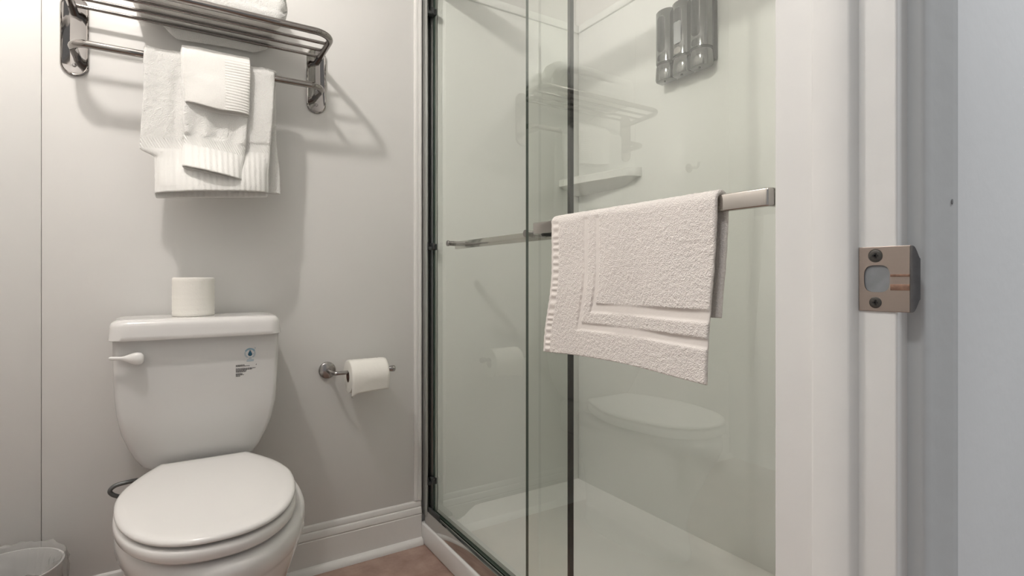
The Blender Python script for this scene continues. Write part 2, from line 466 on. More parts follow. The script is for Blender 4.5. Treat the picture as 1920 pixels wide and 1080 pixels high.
# wall jamb: chrome U with two fins
bm = bmesh.new()
box(bm, 0.7525, 0.7745, 1.780, 1.7945, 0.10, 1.99, bev=0.0012)
box(bm, 0.7525, 0.7555, 1.750, 1.782, 0.10, 1.99, bev=0.001)
finish('wall_channel', bm, M['channel'], frame)
finish('wall_channel', B(0.7790, 0.8025, 1.772, 1.7945, 0.10, 1.99, bev=0.004, seg=3), M['channel'], frame)
finish('dark_seal', B(0.7745, 0.7790, 1.770, 1.7945, 0.10, 1.99), M['black'], frame)
for zc in (1.866, 1.043, 0.222):
    bm = bmesh.new()
    box(bm, 0.7555, 0.7585, 1.748, 1.770, zc - 0.013, zc + 0.014, bev=0.001)
    box(bm, 0.7555, 0.7875, 1.748, 1.770, zc - 0.013, zc - 0.002, bev=0.002)
    box(bm, 0.7690, 0.7800, 1.744, 1.768, zc - 0.012, zc + 0.011, bev=0.003)
    box(bm, 0.7830, 0.7885, 1.746, 1.768, zc - 0.013, zc + 0.008, bev=0.001)
    finish('bumper', bm, M['clip'], frame)
# bottom track: tall reflecting front face, inner slot, dark sealing strips
finish('bottom_track', extrude_prof(bmesh.new(), [(0.7535, 0.0712), (0.7535, 0.116), (0.7545, 0.1185), (0.7575, 0.1195), (0.7575, 0.104), (0.7900, 0.104), (0.7900, 0.112), (0.8050, 0.110), (0.8100, 0.0712)], YF1 + 0.016, 1.768, 'Y'), M['framechrome'], frame, angle=25)
finish('track_seal', B(0.7576, 0.7625, YF1 + 0.016, 1.768, 0.1035, 0.1215, bev=0.001), M['clip'], frame)
finish('track_guide', B(0.7560, 0.7660, 1.665, 1.755, 0.1045, 0.1330, bev=0.004, seg=3), M['clip'], frame)
finish('header_rail', B(0.752, 0.812, YF1 + 0.016, 1.768, 1.955, 2.005, bev=0.003), M['framechrome'], frame)
finish('wall_channel', B(0.7525, 0.8025, YF1 + 0.0145, YF1 + 0.035, 0.10, 1.99, bev=0.002), M['framechrome'], frame)

def pane(name, parent, xc, y0, y1, z0, z1):
    bm = B(xc - GT, xc + GT, y0, y1, z0, z1)
    bm.normal_update()
    for f in bm.faces: f.material_index = 0 if abs(f.normal.x) > 0.9 else 1
    return finish(name, bm, [M['glass'], M['glass_edge']], parent, smooth=False)

din = thing('sliding_glass_door', 'left sliding glass shower door, behind the other, with its bar inside', 'shower door', (XI, 1.38, 0.11), 'sliding glass doors of the shower')
pane('glass_pane', din, XI + GT, 0.999, 1.7645, 0.1065, 1.954)
finish('edge_seal', B(XI - 0.0015, XI + 2 * GT + 0.0015, 0.990, 0.9988, 0.107, 1.953), M['black'], din)
bar = finish('inner_bar', B(0.836, 0.848, 1.06, 1.7020, 1.032, 1.058, bev=0.002), M['barmetal'], din)
bm = bmesh.new(); lathe(bm, [(0.0085, 0.769), (0.0095, 0.7700), (0.0095, 0.7745), (0.0070, 0.7755), (0.0075, 0.778), (0.0082, 0.7785), (0.0082, 0.836)], (0, 1.622, 1.0455), 'X', 20)
finish('standoff', bm, M['nickel'], din)
bm = bmesh.new(); lathe(bm, [(0.0085, 0.769), (0.0095, 0.7700), (0.0095, 0.7745), (0.0070, 0.7755), (0.0075, 0.778), (0.0082, 0.7785), (0.0082, 0.836)], (0, 1.16, 1.0455), 'X', 20)

finish('standoff', bm, M['nickel'], din)

dout = thing('sliding_glass_door', 'right sliding glass shower door, in front, carrying the bath mat bar', 'shower door', (XO, 0.74, 0.11), 'sliding glass doors of the shower')
pane('glass_pane', dout, XO + GT, 0.366, 1.141, 0.1225, 1.954)
# flat U bar: long face plus returns to the glass
bp_ = round_path([(0.7585, 1.036, 1.045), (0.7140, 1.036, 1.045), (0.7140, 0.452, 1.045), (0.7585, 0.452, 1.045)], 0.006, 4)
bm = bmesh.new()
rings = []
for i, p in enumerate(bp_):
    t = (bp_[min(i + 1, len(bp_) - 1)] - bp_[max(i - 1, 0)]).normalized()
    nrm = Vector((-t.y, t.x, 0))
    rings.append([p + nrm * a + Vector((0, 0, c)) for a, c in rrect(0.0055, 0.0132, 0.0025, 3)])
ring_loft(bm, rings)
tb = finish('towel_bar', bm, M['barmetal'], dout)
bm = bmesh.new(); lathe(bm, [(0.0045, 0.7198), (0.0062, 0.7205), (0.0062, 0.7585)], (0, 1.012, 1.0325), 'X', 16)
finish('standoff', bm, M['clip'], dout)

# ------------------------------------------------------------------ draped cloths
def drape(name, label, cat, materials, axis, ctr, rc, half, front_z, back_z, lo, hi, flare=0.0, drop=0.0, nu=110, dv=0.004, disp=None, group=None, shell=0.0022, sway=None, bulge=None, flat=None):
    """a cloth folded into a flattened tube and hung over a bar.
    axis 'X': bar along x, front toward -y ; axis 'Y': bar along y, front toward -x.  ctr = (perp, z) of the bar.
    lo(s, side), hi(s, side): ends along the bar at height z; s = metres above the front hem."""
    pc, zc = ctr
    Lf = zc - front_z; arc = PI * rc; Lb = zc - back_z
    n1 = int(Lf / dv); n2 = 14; n3 = int(Lb / dv)
    path = []
    for i in range(n1): 
        z = front_z + Lf * i / n1; path.append((-rc, z, -1, 0, z - front_z, 0))
    for i in range(n2):
        a = PI * i / n2; path.append((-rc * math.cos(a), zc + rc * math.sin(a), -math.cos(a), math.sin(a), Lf + rc * a, i / n2))
    for i in range(n3 + 1):
        z = zc - Lb * i / n3; path.append((rc, z, 1, 0, Lf + arc + (zc - z), 1))
    bm = bmesh.new(); uvl = bm.loops.layers.uv.new('UVMap')
    ufl = bm.loops.layers.uv.new('FlatBand') if flat else None
    rings = []; uvs = []; fls = []
    nr = 6
    for (p, z, np_, nz_, s, side) in path:
        a0, a1 = lo(z, side), hi(z, side)
        fl = flare * (1 - sstep(0.0, 0.14, s)) if side == 0 else 0.0
        ring = []; ru = []; rf = []
        loop = []
        for k in range(nu + 1): loop.append((a0 + (a1 - a0) * k / nu, 1.0))
        for k in range(1, nr): 
            a = PI * k / nr; loop.append((a1 + half * 0.9 * math.sin(a), math.cos(a)))
        for k in range(nu + 1): loop.append((a1 + (a0 - a1) * k / nu, -1.0))
        for k in range(1, nr):
            a = PI * k / nr; loop.append((a0 - half * 0.9 * math.sin(a), -math.cos(a)))
        for u, o in loop:
            tt = (u - a0) / (a1 - a0)
            off = half * o
            if fl > 0 and o > -0.99:
                off += fl * (1 + o) * 0.5 * max(0.0, math.sin(PI * min(1, max(0, tt)))) ** 0.55
            if o > 0 and disp is not None: off += disp(u, s, z, side, tt) * o
            b_ = bulge(u, z, side, tt) if bulge else 0.0
            dw = sway(u, z, side) if sway else 0.0
            if drop and o < 0 and side == 0: dw -= drop * -o * (1 - sstep(0.0, 0.10, s))
            q = p + np_ * off - b_; zz = z + nz_ * off + dw
            ring.append(Vector((u, pc + q, zz)) if axis == 'X' else Vector((pc + q, u, zz)))
            ru.append((u, s))
            if flat: rf.append(flat(u, s, z, side) if o > 0 else 0.0)
        rings.append(ring); uvs.append(ru); fls.append(rf)
    vr = [[bm.verts.new(v) for v in r] for r in rings]
    n = len(vr[0])
    for i in range(len(vr) - 1):
        for k in range(n):
            j = (k + 1) % n
            f = bm.faces.new((vr[i][k], vr[i][j], vr[i + 1][j], vr[i + 1][k]))
            for l, uv in zip(f.loops, (uvs[i][k], uvs[i][j], uvs[i + 1][j], uvs[i + 1][k])): l[uvl].uv = uv
            if flat:
                for l, q in zip(f.loops, (fls[i][k], fls[i][j], fls[i + 1][j], fls[i + 1][k])): l[ufl].uv = (q, 0)
    o = finish(name, bm, materials, None, (rings[0][0] + rings[0][nu]) / 2, angle=70)
    sm = o.modifiers.new('shell', 'SOLIDIFY'); sm.thickness = shell; sm.offset = -1
    tag(o, label, cat, group)
    return o

BY, BZ = 1.675, 1.503       # lower bar of the rack
def terry(u, s, z, side, tt, amp=0.0013):
    return amp * (nz(u * 150, z * 150, 3.1 + side) + 0.7 * nz(u * 330, z * 330, 7.7)) + 0.0055 * nz(u * 13 + 5, z * 6, 1.3) + 0.003 * nz(u * 30, z * 14, 6.3)
def bath_lo(z, side):
    w = 0.0015 * nz(0, z * 22, 0.4) + 0.0008 * nz(0, z * 200, 2.4)
    if side >= 0.5: return -0.030 + w
    if z > 1.50: return -0.054 + w
    t = (1.50 - z) / 0.35
    top = -0.054 - 0.008 * sstep(0.2, 0.7, t)
    return top + (0.028 + 0.008 * t) * sstep(1.262, 1.240, z) * 0.9 + w
def bath_hi(z, side):
    w = 0.0015 * nz(4, z * 22, 0.4) + 0.0008 * nz(3, z * 200, 2.4)
    if side >= 0.5: return 0.252 + 0.012 * sstep(1.35, 1.18, z) + w
    return 0.243 - 0.016 * sstep(1.50, 1.15, z) + w
def bath_disp(u, s, z, side, tt):
    base = terry(u, s, z, side, tt)
    # vertical soft furrow left of the hand towel
    base -= 0.006 * math.exp(-((u - 0.012) / 0.012) ** 2) * sstep(1.52, 1.40, z)
    if s < 0.142 and side == 0: base = base * 0.35 - 0.0012
    return base
drape('bath_towel', 'large white terry bath towel hanging on the rack bar, under two smaller towels', 'towel', M['bath'], 'X', (BY, BZ), 0.0165, 0.0062,
      1.148, 1.175, bath_lo, bath_hi, flare=0.046, drop=0.012, nu=130, disp=bath_disp, sway=lambda u, z, sd: (0.022 * (u + 0.03) / 0.25 if sd < 0.5 else 0.0) * sstep(1.45, 1.2, z),
      bulge=lambda u, z, sd, t: 0.0)
def bath_push(u, z, sd):
    if sd > 0: return 0.0
    t = (u + 0.03) / 0.255
    return 0.046 * (1 - sstep(0.0, 0.14, z - 1.148)) * max(0.0, math.sin(PI * min(1, max(0, t)))) ** 0.55 + 0.002
def hand_disp(u, s, z, side, tt):
    base = terry(u, s, z, side, tt, 0.0009)
    base += 0.003 * math.sin((tt * 3.1 + 0.2) * 2 * PI) * sstep(1.38, 1.30, z) * sstep(1.25, 1.30, z)
    if s < 0.094: base = base * 0.35 - 0.0008
    return base
drape('hand_towel', 'white hand towel with ribbed hem, folded over the middle of the bath towel', 'towel', M['hand'], 'X', (BY, BZ + 0.001), 0.0290, 0.0045,
      1.205, 1.30, lambda z, sd: 0.025 + 0.008 * sstep(1.5, 1.2, z) + 0.0012 * nz(1, z * 25, 8) - 0.005 * sstep(1.275, 1.25, z), lambda z, sd: 0.181 - 0.012 * min(1, max(0, (1.5 - z) / 0.22)) - 0.012 * sstep(1.30, 1.20, z) + 0.002 * nz(2, z * 20, 8),
      flare=0.018, drop=0.004, nu=90, disp=hand_disp, bulge=lambda u, z, sd, t: bath_push(u, z, sd), sway=lambda u, z, sd: (-0.022 * (u - 0.03) / 0.13 + 0.012) * sstep(1.40, 1.2, z))
def wash_disp(u, s, z, side, tt):
    if u > 0.122: return 0.0004 * nz(u * 300, z * 300, 2)
    return 0.0005 * nz(u * 200, z * 200, 5) + 0.0035 * nz(u * 22, z * 26, 4.2)
drape('washcloth', 'small white washcloth with a ribbed side band, topmost on the hand towel', 'towel', M['wash'], 'X', (BY, BZ + 0.001), 0.0382, 0.0032,
      1.380, 1.40, lambda z, sd: 0.026 + 0.008 * sstep(1.5, 1.38, z), lambda z, sd: 0.181 - 0.003 * sstep(1.5, 1.38, z),
      flare=0.018, drop=0.005, nu=80, disp=wash_disp, sway=lambda u, z, sd: (-0.012 * (u - 0.03) / 0.15 + 0.004) * sstep(1.48, 1.38, z) + 0.003 * math.sin(u * 45) * sstep(1.42, 1.38, z))

# bath mat on the outer door's bar (folded in half along its right edge)
def flat_band(d, c, w): return sstep(w, w * 0.72, abs(d - c))
def mat_lo(z, sd): return 0.533 + 0.018 * sstep(1.05, 0.77, z) + 0.001 * nz(1, z * 60, 2)
def mat_hi(z, sd):
    return 0.946 + 0.030 * sstep(0.95, 0.765, z) + 0.0005 * math.sin(z * 2 * PI / 0.0150) * sstep(1.055, 1.03, z) + 0.001 * nz(7, z * 90, 2)
def mat_flat(u, s, z, side):
    if side != 0: return 0.0
    edge, bot, fl = mat_hi(z, 0) - u, s, 0.0
    for c, w, b0 in ((0.112, 0.0078, 0.055), (0.146, 0.0068, 0.097)):
        if bot > b0: fl = max(fl, flat_band(edge, c, w))
    for c, w, e0 in ((0.063, 0.0090, 0.105), (0.106, 0.0105, 0.140)):
        if edge > e0: fl = max(fl, flat_band(bot, c, w))
    return max(fl, 0.8 * sstep(0.027, 0.024, edge))
def mat_disp(u, s, z, side, tt):
    if side != 0:
        return 0.001 * nz(u * 150, z * 150, 3)
    edge = mat_hi(z, 0) - u
    t = 0.0010 * nz(u * 170, z * 170, 3.3) + 0.0008 * nz(u * 330, z * 330, 9.1) + 0.003 * nz(u * 9, z * 9, 1.1)
    if edge < 0.026:
        return t * 0.4 + 0.0017 * math.sin(z * 2 * PI / 0.0150 + 3.5 * nz(z * 24, 1, 2)) * sstep(0.026, 0.020, edge) * sstep(0.002, 0.008, edge) - 0.0012
    fl = mat_flat(u, s, z, side)
    return t * (1 - 0.9 * fl) - 0.0032 * fl
drape('bath_mat', 'off-white terry bath mat with recessed border lines, hung over the shower door bar', 'bath mat', M['mat'], 'Y', (0.7145, 1.0490), 0.0135, 0.0042,
      0.765, 0.868, mat_lo, mat_hi, nu=300, dv=0.0022, disp=mat_disp, flat=mat_flat, shell=0.0018, sway=lambda u, z, sd: (0.0 if sd > 0.5 else 0.010 * math.sin((u - 0.54) * 6.5) * sstep(0.9, 0.77, z)),
      bulge=lambda u, z, sd, t: 0.0)

# ------------------------------------------------------------------ towel rack
rack = thing('towel_rack', 'polished steel hotel towel rack with shelf bars on the wall above the toilet', 'towel rack', (0.09, YW, 1.455))
for cx in (-0.212, 0.3915):
    bm = bmesh.new()
    out = rrect(0.0295, 0.104, 0.0294, 10)
    def plate_ring(k, y): return [Vector((cx + x * (1 - k / 0.0295), y, 1.559 + z * (1 - k / 0.104))) for x, z in out]
    ring_loft(bm, [plate_ring(0, YW - 0.0003), plate_ring(0, YW - 0.0052), plate_ring(0.0006, YW - 0.0066), plate_ring(0.0022, YW - 0.0072), plate_ring(0.0032, YW - 0.0066), plate_ring(0.0050, YW - 0.0060)])
    pl = finish('mounting_plate', bm, M['rackchrome'], rack, angle=30)
    bm = bmesh.new(); lathe(bm, [(0.0048, YW - 0.0060), (0.0048, YW - 0.0072), (0.0036, YW - 0.0085), (0.0012, YW - 0.0088)], (cx, 0, 1.482), 'Y', 16)
    finish('screw', bm, M['nickel'], pl)
ZR = 1.630
loop = round_path([(-0.2120, YW - 0.006, ZR - 0.012), (-0.2120, 1.583, ZR - 0.004), (0.3930, 1.583, ZR - 0.004), (0.3930, YW - 0.006, ZR - 0.012)], 0.050, 10)
bm = bmesh.new(); tube(bm, loop, 0.0097, 18); finish('shelf_rail', bm, M['rackchrome'], rack)
for yb in (1.755, 1.703, 1.648):
    bm = bmesh.new(); tube(bm, [(-0.208, yb, ZR - 0.006), (0.389, yb, ZR - 0.006)], 0.0048, 12)
    finish('shelf_bar', bm, M['rackchrome'], rack)
lowp = round_path([(-0.206, YW - 0.006, BZ), (-0.206, BY, BZ), (0.386, BY, BZ), (0.386, YW - 0.006, BZ)], 0.034, 10)
bm = bmesh.new(); tube(bm, lowp, 0.0094, 18); finish('hanging_bar', bm, M['rackchrome'], rack)

# folded towels lying on the shelf bars
def folded(label, x0, x1, y0, y1, z0, h, layers, group, sag=None, seed=0.0):
    """soft folded slab: rounded nose at y0, layers pressed as grooves along the sides"""
    bm = bmesh.new()
    n = 84; m = 60
    rings = []
    for i in range(m + 1):
        t = i / m
        x = x0 + (x1 - x0) * t
        e = min(t, 1 - t) * (x1 - x0)
        pinch = sstep(0, 0.020, e) ** 0.5
        ring = []
        for k in range(n):
            a = 2 * PI * k / n
            c, s = math.cos(a), math.sin(a)
            px = abs(c) ** 0.42 * (1 if c > 0 else -1); pz = abs(s) ** 0.5 * (1 if s > 0 else -1)
            hy = (y1 - y0) / 2; hz = h / 2
            yy = (y0 + y1) / 2 + px * (hy - 0.012 * (1 - pinch)); zz = z0 + hz + pz * hz * (0.62 + 0.38 * pinch)
            if s > 0: zz += 0.007 * nz(x * 9 + seed, yy * 9, 0.5) * pinch
            groove = 0.0
            for L in range(1, layers):
                groove += math.exp(-((zz - (z0 + h * L / layers)) / 0.0022) ** 2)
            gx = 0.005 * min(1, groove)
            yy -= gx * c
            d = 0.0012 * nz(x * 170, yy * 170 + seed, zz * 170) + 0.0007 * nz(x * 380, yy * 380, zz * 380 + seed)
            if sag and s < 0.2: zz -= sag(x, yy)
            xx = x
            if i in (0, m): xx = x + (0.003 if i else -0.003) * (1 - abs(c)) - (0.006 * min(1, groove) * (1 if i else -1))
            ring.append(Vector((xx + d, yy + d * c, zz + d * s)))
        rings.append(ring)
    vr = ring_loft(bm, rings, False, False)
    for r, sg in ((vr[0], -1), (vr[-1], 1)):
        c0 = sum((v.co for v in r), Vector()) / n
        prev = r
        for q in (0.7, 0.4, 0.15):
            nr = [bm.verts.new(c0 + (v.co - c0) * q + Vector((sg * 0.010 * (1 - q), 0, 0))) for v in r]
            for k in range(n):
                j = (k + 1) % n
                bm.faces.new((prev[k], prev[j], nr[j], nr[k]))
            prev = nr
        bm.faces.new(prev)
    bmesh.ops.recalc_face_normals(bm, faces=bm.faces)
    uvl = bm.loops.layers.uv.new('UVMap')
    for f in bm.faces:
        for l in f.loops: l[uvl].uv = (0.5, 0.5)
    o = finish('folded_towel', bm, M['folded'], None, ((x0 + x1) / 2, (y0 + y1) / 2, z0), angle=70)
    return tag(o, label, 'towel', group)
def sag_back(x, y):
    prof = sstep(-0.04, 0.02, x) * sstep(0.285, 0.20, x)
    return 0.050 * sstep(1.7605, 1.775, y) * prof * (0.8 + 0.25 * nz(x * 9, 2.2, 1)) + 0.005 * sstep(1.712, 1.727, y) * sstep(1.746, 1.731, y)
ZT = ZR + 0.0005
folded('thick folded white towel at the back of the rack shelf, sagging behind the last bar', -0.085, 0.262, 1.662, 1.787, ZT, 0.150, 5, 'folded towels on the rack shelf', sag_back, 1.3)
folded('folded white towel at the front of the rack shelf, against the front rail', -0.080, 0.268, 1.594, 1.661, ZT, 0.105, 3, 'folded towels on the rack shelf', None, 6.1)

# ------------------------------------------------------------------ toilet
toi = thing('toilet', 'white two-piece toilet with closed lid and label on the tank', 'toilet', (0.072, 1.45, 0))
TX = 0.064
def tank_ring(hx, y0, y1, r, z, xo=0.0):
    cy_, hy = (y0 + y1) / 2, (y1 - y0) / 2
    return [Vector((TX + xo + x, cy_ + y, z)) for x, y in rrect(hx, hy, r, 6)]
def tank_front(z):          # front face depth at height z
    return 1.583 + 0.020 * sstep(0.58, 0.47, z) + (0.79 - z) * 0.02
lv = [(0.438, 0.070, 0.050), (0.440, 0.092, 0.03), (0.448, 0.110, 0.014), (0.463, 0.127, 0.006), (0.487, 0.142, 0.003), (0.517, 0.155, 0.001), (0.553, 0.167, 0.0), (0.60, 0.176, 0.0), (0.65, 0.1805, 0.0), (0.72, 0.1825, 0.0), (0.783, 0.1835, 0.0)]
bm = bmesh.new()
ring_loft(bm, [tank_ring(hx, tank_front(z) + inset, 1.772 - inset * 0.5, 0.0130 + inset * 0.3, z, 0.001) for z, hx, inset in lv])
finish('tank', bm, M['tankshade'], toi, angle=50)
bm = bmesh.new()
LX = TX - 0.0005
def lid_ring(k, z): 
    return [Vector((LX + x, 1.6675 + y, z)) for x, y in rrect(0.1905 - k, 0.1065 - k, 0.034, 8)]
ring_loft(bm, [lid_ring(0.010, 0.7805), lid_ring(0.0025, 0.7808), lid_ring(0.0, 0.783), lid_ring(0.0008, 0.792), lid_ring(0.0022, 0.806), lid_ring(0.0030, 0.8155), lid_ring(0.0052, 0.8225), lid_ring(0.0105, 0.8280), lid_ring(0.020, 0.8305), lid_ring(0.036, 0.8312)])
finish('tank_lid', bm, M['porcelain'], toi, angle=60)
# flush lever: pivot boss flowing into a thin paddle
LZ = 0.7425; LYF = tank_front(0.74)
bm = bmesh.new()
pts, rad = [], []
for t in range(15):
    a = t / 14
    x = -0.066 - 0.057 * a
    pts.append((x, LYF - 0.017 + 0.001 * a, LZ - 0.004 + 0.004 * math.sin(a * PI) * 0 + 0.0045 * a))
    rad.append(0.0150 - 0.0110 * sstep(0.05, 0.66, a) - (0.0012 if t == 14 else 0))
tube(bm, [(-0.0545, LYF - 0.017, LZ - 0.004), (-0.0555, LYF - 0.017, LZ - 0.004), (-0.060, LYF - 0.017, LZ - 0.004)] + pts, [0.002, 0.0090, 0.0140] + rad, 18)
for v in bm.verts: v.co.y = LYF - 0.016 + (v.co.y - (LYF - 0.016)) * 0.75
lathe(bm, [(0.0085, LYF - 0.012), (0.0085, LYF + 0.004)], (-0.066, 0, LZ - 0.003), 'Y', 20)
finish('flush_lever', bm, M['plastic'], toi, angle=60)

# printed labels on the tank front (thin film patches that follow the face)
def print_patch(bm, poly, lift=0.0005):
    vs = [bm.verts.new((x, tank_front(z) - lift, z)) for x, z in poly]
    bm.faces.new(vs)
def strip(bm, x0, x1, z0, z1, lift=0.0005):
    print_patch(bm, [(x0, z0), (x1, z0), (x1, z1), (x0, z1)], lift)
DX, DZ = 0.1770, 0.7315         # centre of the round mark
bm = bmesh.new()
nseg = 40
def arc_band(bm, r0, r1, a0, a1, n=24, lift=0.0006):
    for k in range(n):
        b0, b1 = R(a0 + (a1 - a0) * k / n), R(a0 + (a1 - a0) * (k + 1) / n)
        print_patch(bm, [(DX + r0 * math.cos(b0), DZ + r0 * math.sin(b0)), (DX + r1 * math.cos(b0), DZ + r1 * math.sin(b0)), (DX + r1 * math.cos(b1), DZ + r1 * math.sin(b1)), (DX + r0 * math.cos(b1), DZ + r0 * math.sin(b1))], lift)
arc_band(bm, 0.0098, 0.0142, 28, 152); arc_band(bm, 0.0105, 0.0118, 152, 245); arc_band(bm, 0.0105, 0.0118, -65, 28)
arc_band(bm, 0.0130, 0.0136, 160, 240); arc_band(bm, 0.0130, 0.0136, -60, 20)
strip(bm, DX + 0.0115, DX + 0.0135, DZ + 0.012, DZ + 0.0145)
for (a, c, z) in ((-0.003, 0.004, -0.0120), (-0.007, 0.0095, -0.0165), (-0.0085, 0.0088, -0.0198)):
    strip(bm, DX + a, DX + c, DZ + z - 0.0011, DZ + z + 0.0006)
for k in (0.4, 0.55, 0.7): arc_band(bm, 0.0075, 0.0088, -50 + 60 * k, -42 + 60 * k, 3)
lab = finish('round_label', bm, M['print_blue'], toi, smooth=False); lab['label'] = 'round pale blue label ring with small print'
bm = bmesh.new()
drop = [(0, 0.0088)] + [(0.0050 * math.sin(R(a)), -0.0022 - 0.0050 * math.cos(R(a))) for a in range(105, -106, -15)]
print_patch(bm, [(DX + x, DZ + z) for x, z in drop], 0.0008)
finish('drop_mark', bm, M['print_navy'], lab, smooth=False)
bm = bmesh.new()
rnd = random.Random(3)
rows = [(0.0, 0.0205, 0.0013), (-0.0028, 0.0325, 0.0010), (-0.0090, 0.0470, 0.0010), (-0.0118, 0.0390, 0.0011), (-0.0146, 0.0255, 0.0011), (-0.0174, 0.0240, 0.0011), (-0.0228, 0.0155, 0.0012), (-0.0256, 0.0190, 0.0009), (-0.0284, 0.0100, 0.0010)]
for z, L, th in rows:
    x = 0.0
    while x < L:
        w = min(rnd.uniform(0.0022, 0.0052), L - x)
        strip(bm, 0.1435 + x, 0.1435 + x + w, 0.7020 + z - th, 0.7020 + z + th * 0.6)
        x += w + 0.0007
print_patch(bm, [(0.1905, 0.7000), (0.1928, 0.6998), (0.1925, 0.7035)])
pl_ = finish('small_print', bm, M['print_black'], toi, smooth=False); pl_['label'] = 'lines of fine black print'

# bowl: egg-shaped horizontal sections
BX, BCY = 0.085, 1.36
def egg(hw, yf, yr, z, n=56, dx=0.0, flat=0.0, e=2.0):
    """outline from front yf to rear yr; widest a bit behind the middle"""
    pts = []
    cy_ = yf + (yr - yf) * 0.58
    for k in range(n):
        a = 2 * PI * k / n
        c, s = math.cos(a), math.sin(a)
        x = hw * (abs(c) ** (2 / e)) * (1 if c >= 0 else -1)
        y = cy_ + ((yr - cy_) if s > 0 else (cy_ - yf)) * (abs(s) ** (2 / (e + (flat if s > 0 else 0)))) * (1 if s >= 0 else -1)
        pts.append(Vector((BX + dx + x, y, z)))
    return pts
bm = bmesh.new()
secs = [(0.0, 0.115, 1.20, 1.66), (0.012, 0.118, 1.195, 1.665), (0.03, 0.112, 1.20, 1.66), (0.10, 0.108, 1.215, 1.66), (0.18, 0.122, 1.195, 1.66), (0.25, 0.148, 1.155, 1.66), (0.31, 0.168, 1.128, 1.66),
        (0.345, 0.177, 1.106, 1.66), (0.362, 0.180, 1.098, 1.66), (0.370, 0.1815, 1.096, 1.66), (0.377, 0.1865, 1.090, 1.66), (0.398, 0.1875, 1.090, 1.66), (0.410, 0.186, 1.092, 1.66), (0.418, 0.181, 1.100, 1.655), (0.4215, 0.172, 1.112, 1.645)]
ring_loft(bm, [egg(hw, yf, yr, z, flat=0.8) for z, hw, yf, yr in secs])
finish('bowl', bm, M['porcelain'], toi, angle=60)
finish('deck', B(BX - 0.10, BX + 0.10, 1.56, 1.765, 0.31, 0.4372, bev=0.02, seg=4), M['porcelain'], toi)

def seat_outline(grow=0.0, n=64, yr=1.598, wr=0.097):
    """closed seat outline: straight rear edge, flaring sides, round nose"""
    pts = []
    hw, yf, ym = 0.1715, 1.097, 1.382
    ctrl = []
    # nose (right to left through front)
    for k in range(0, 41):
        a = PI * k / 40
        c, s = math.cos(a), math.sin(a)
        ctrl.append((hw * (abs(c) ** 0.86) * (1 if c >= 0 else -1), ym - (ym - yf) * s ** 0.93))
    # left flank from widest to rear corner, then rear edge, then right flank
    m_ = 14
    for k in range(1, m_ + 1):
        t = k / m_
        x = -(hw + (wr - hw) * (t ** 1.6)); y = ym + (yr - ym) * (t ** 0.92)
        ctrl.append((x, y))
    for k in range(1, 12):
        ctrl.append((-wr + 2 * wr * k / 12, yr))
    for k in range(m_, 0, -1):
        t = k / m_
        ctrl.append((hw + (wr - hw) * (t ** 1.6), ym + (yr - ym) * (t ** 0.92)))
    cx_, cy2 = 0.0, 1.34
    out = []
    for x, y in ctrl:
        d = math.hypot(x - cx_, y - cy2)
        f = 1 + grow / d
        out.append((0.0725 + cx_ + (x - cx_) * f + 0.004 * (y - 1.34), cy2 + (y - cy2) * f))
    return out
def slab(levels, tilt=0.0):
    bm = bmesh.new()
    ring_loft(bm, [[Vector((x, y, z + tilt * (1.59 - y))) for x, y in seat_outline(g)] for g, z in levels])
    return bm
finish('seat', slab([(-0.016, 0.4275), (-0.004, 0.4282), (0.0015, 0.434), (0.0015, 0.446), (-0.001, 0.4515), (-0.008, 0.4535)]), M['plastic'], toi, angle=60)
finish('lid', slab([(-0.010, 0.4590), (-0.004, 0.4592), (-0.0010, 0.4610), (0.0, 0.4640), (-0.0020, 0.4685), (-0.0075, 0.4712), (-0.022, 0.4730), (-0.05, 0.4738)], 0.0), M['plastic'], toi, angle=60)
for sx in (-0.075, 0.075):
    finish('hinge', B(0.0725 + sx - 0.018, 0.0725 + sx + 0.018, 1.575, 1.597, 0.4525, 0.462, bev=0.003), M['plastic'], toi)
for px, py in ((-0.13, 1.40), (0.13, 1.40)):
    finish('bowl_bumper', B(0.0725 + px - 0.012, 0.0725 + px + 0.012, py - 0.006, py + 0.006, 0.412, 0.4295, bev=0.002), M['plastic'], toi)

# supply hose and valve behind the bowl
hs = thing('supply_hose', 'grey braided water supply hose looping beside the toilet', 'hose', (-0.11, 1.70, 0.2))
hp = [(-0.020, 1.705, 0.445), (-0.028, 1.703, 0.425), (-0.055, 1.697, 0.412), (-0.090, 1.690, 0.411), (-0.118, 1.687, 0.408), (-0.130, 1.687, 0.397), (-0.124, 1.689, 0.385), (-0.106, 1.696, 0.370), (-0.098, 1.71, 0.34), (-0.098, 1.73, 0.29), (-0.100, 1.742, 0.24), (-0.100, 1.745, 0.200)]
# smooth with Catmull-Rom
def catmull(p, n=6):
    p = [Vector(q) for q in p]; out = []
    for i in range(len(p) - 1):
        a, b_, c, d = p[max(i - 1, 0)], p[i], p[i + 1], p[min(i + 2, len(p) - 1)]
        for k in range(n):
            t = k / n
            out.append(0.5 * ((2 * b_) + (c - a) * t + (2 * a - 5 * b_ + 4 * c - d) * t * t + (3 * b_ - a - 3 * c + d) * t ** 3))
    out.append(p[-1]); return out
bm = bmesh.new(); tube(bm, catmull(hp), 0.0052, 12); finish('braided_tube', bm, M['hose'], hs)
bm = bmesh.new(); lathe(bm, [(0.009, 0.17), (0.009, 0.205)], (-0.100, 1.745, 0), 'Z', 16); lathe(bm, [(0.007, 1.735), (0.007, YW)], (-0.100, 0, 0.175), 'Y', 16)
finish('shutoff_valve', bm, M['chrome'], hs)

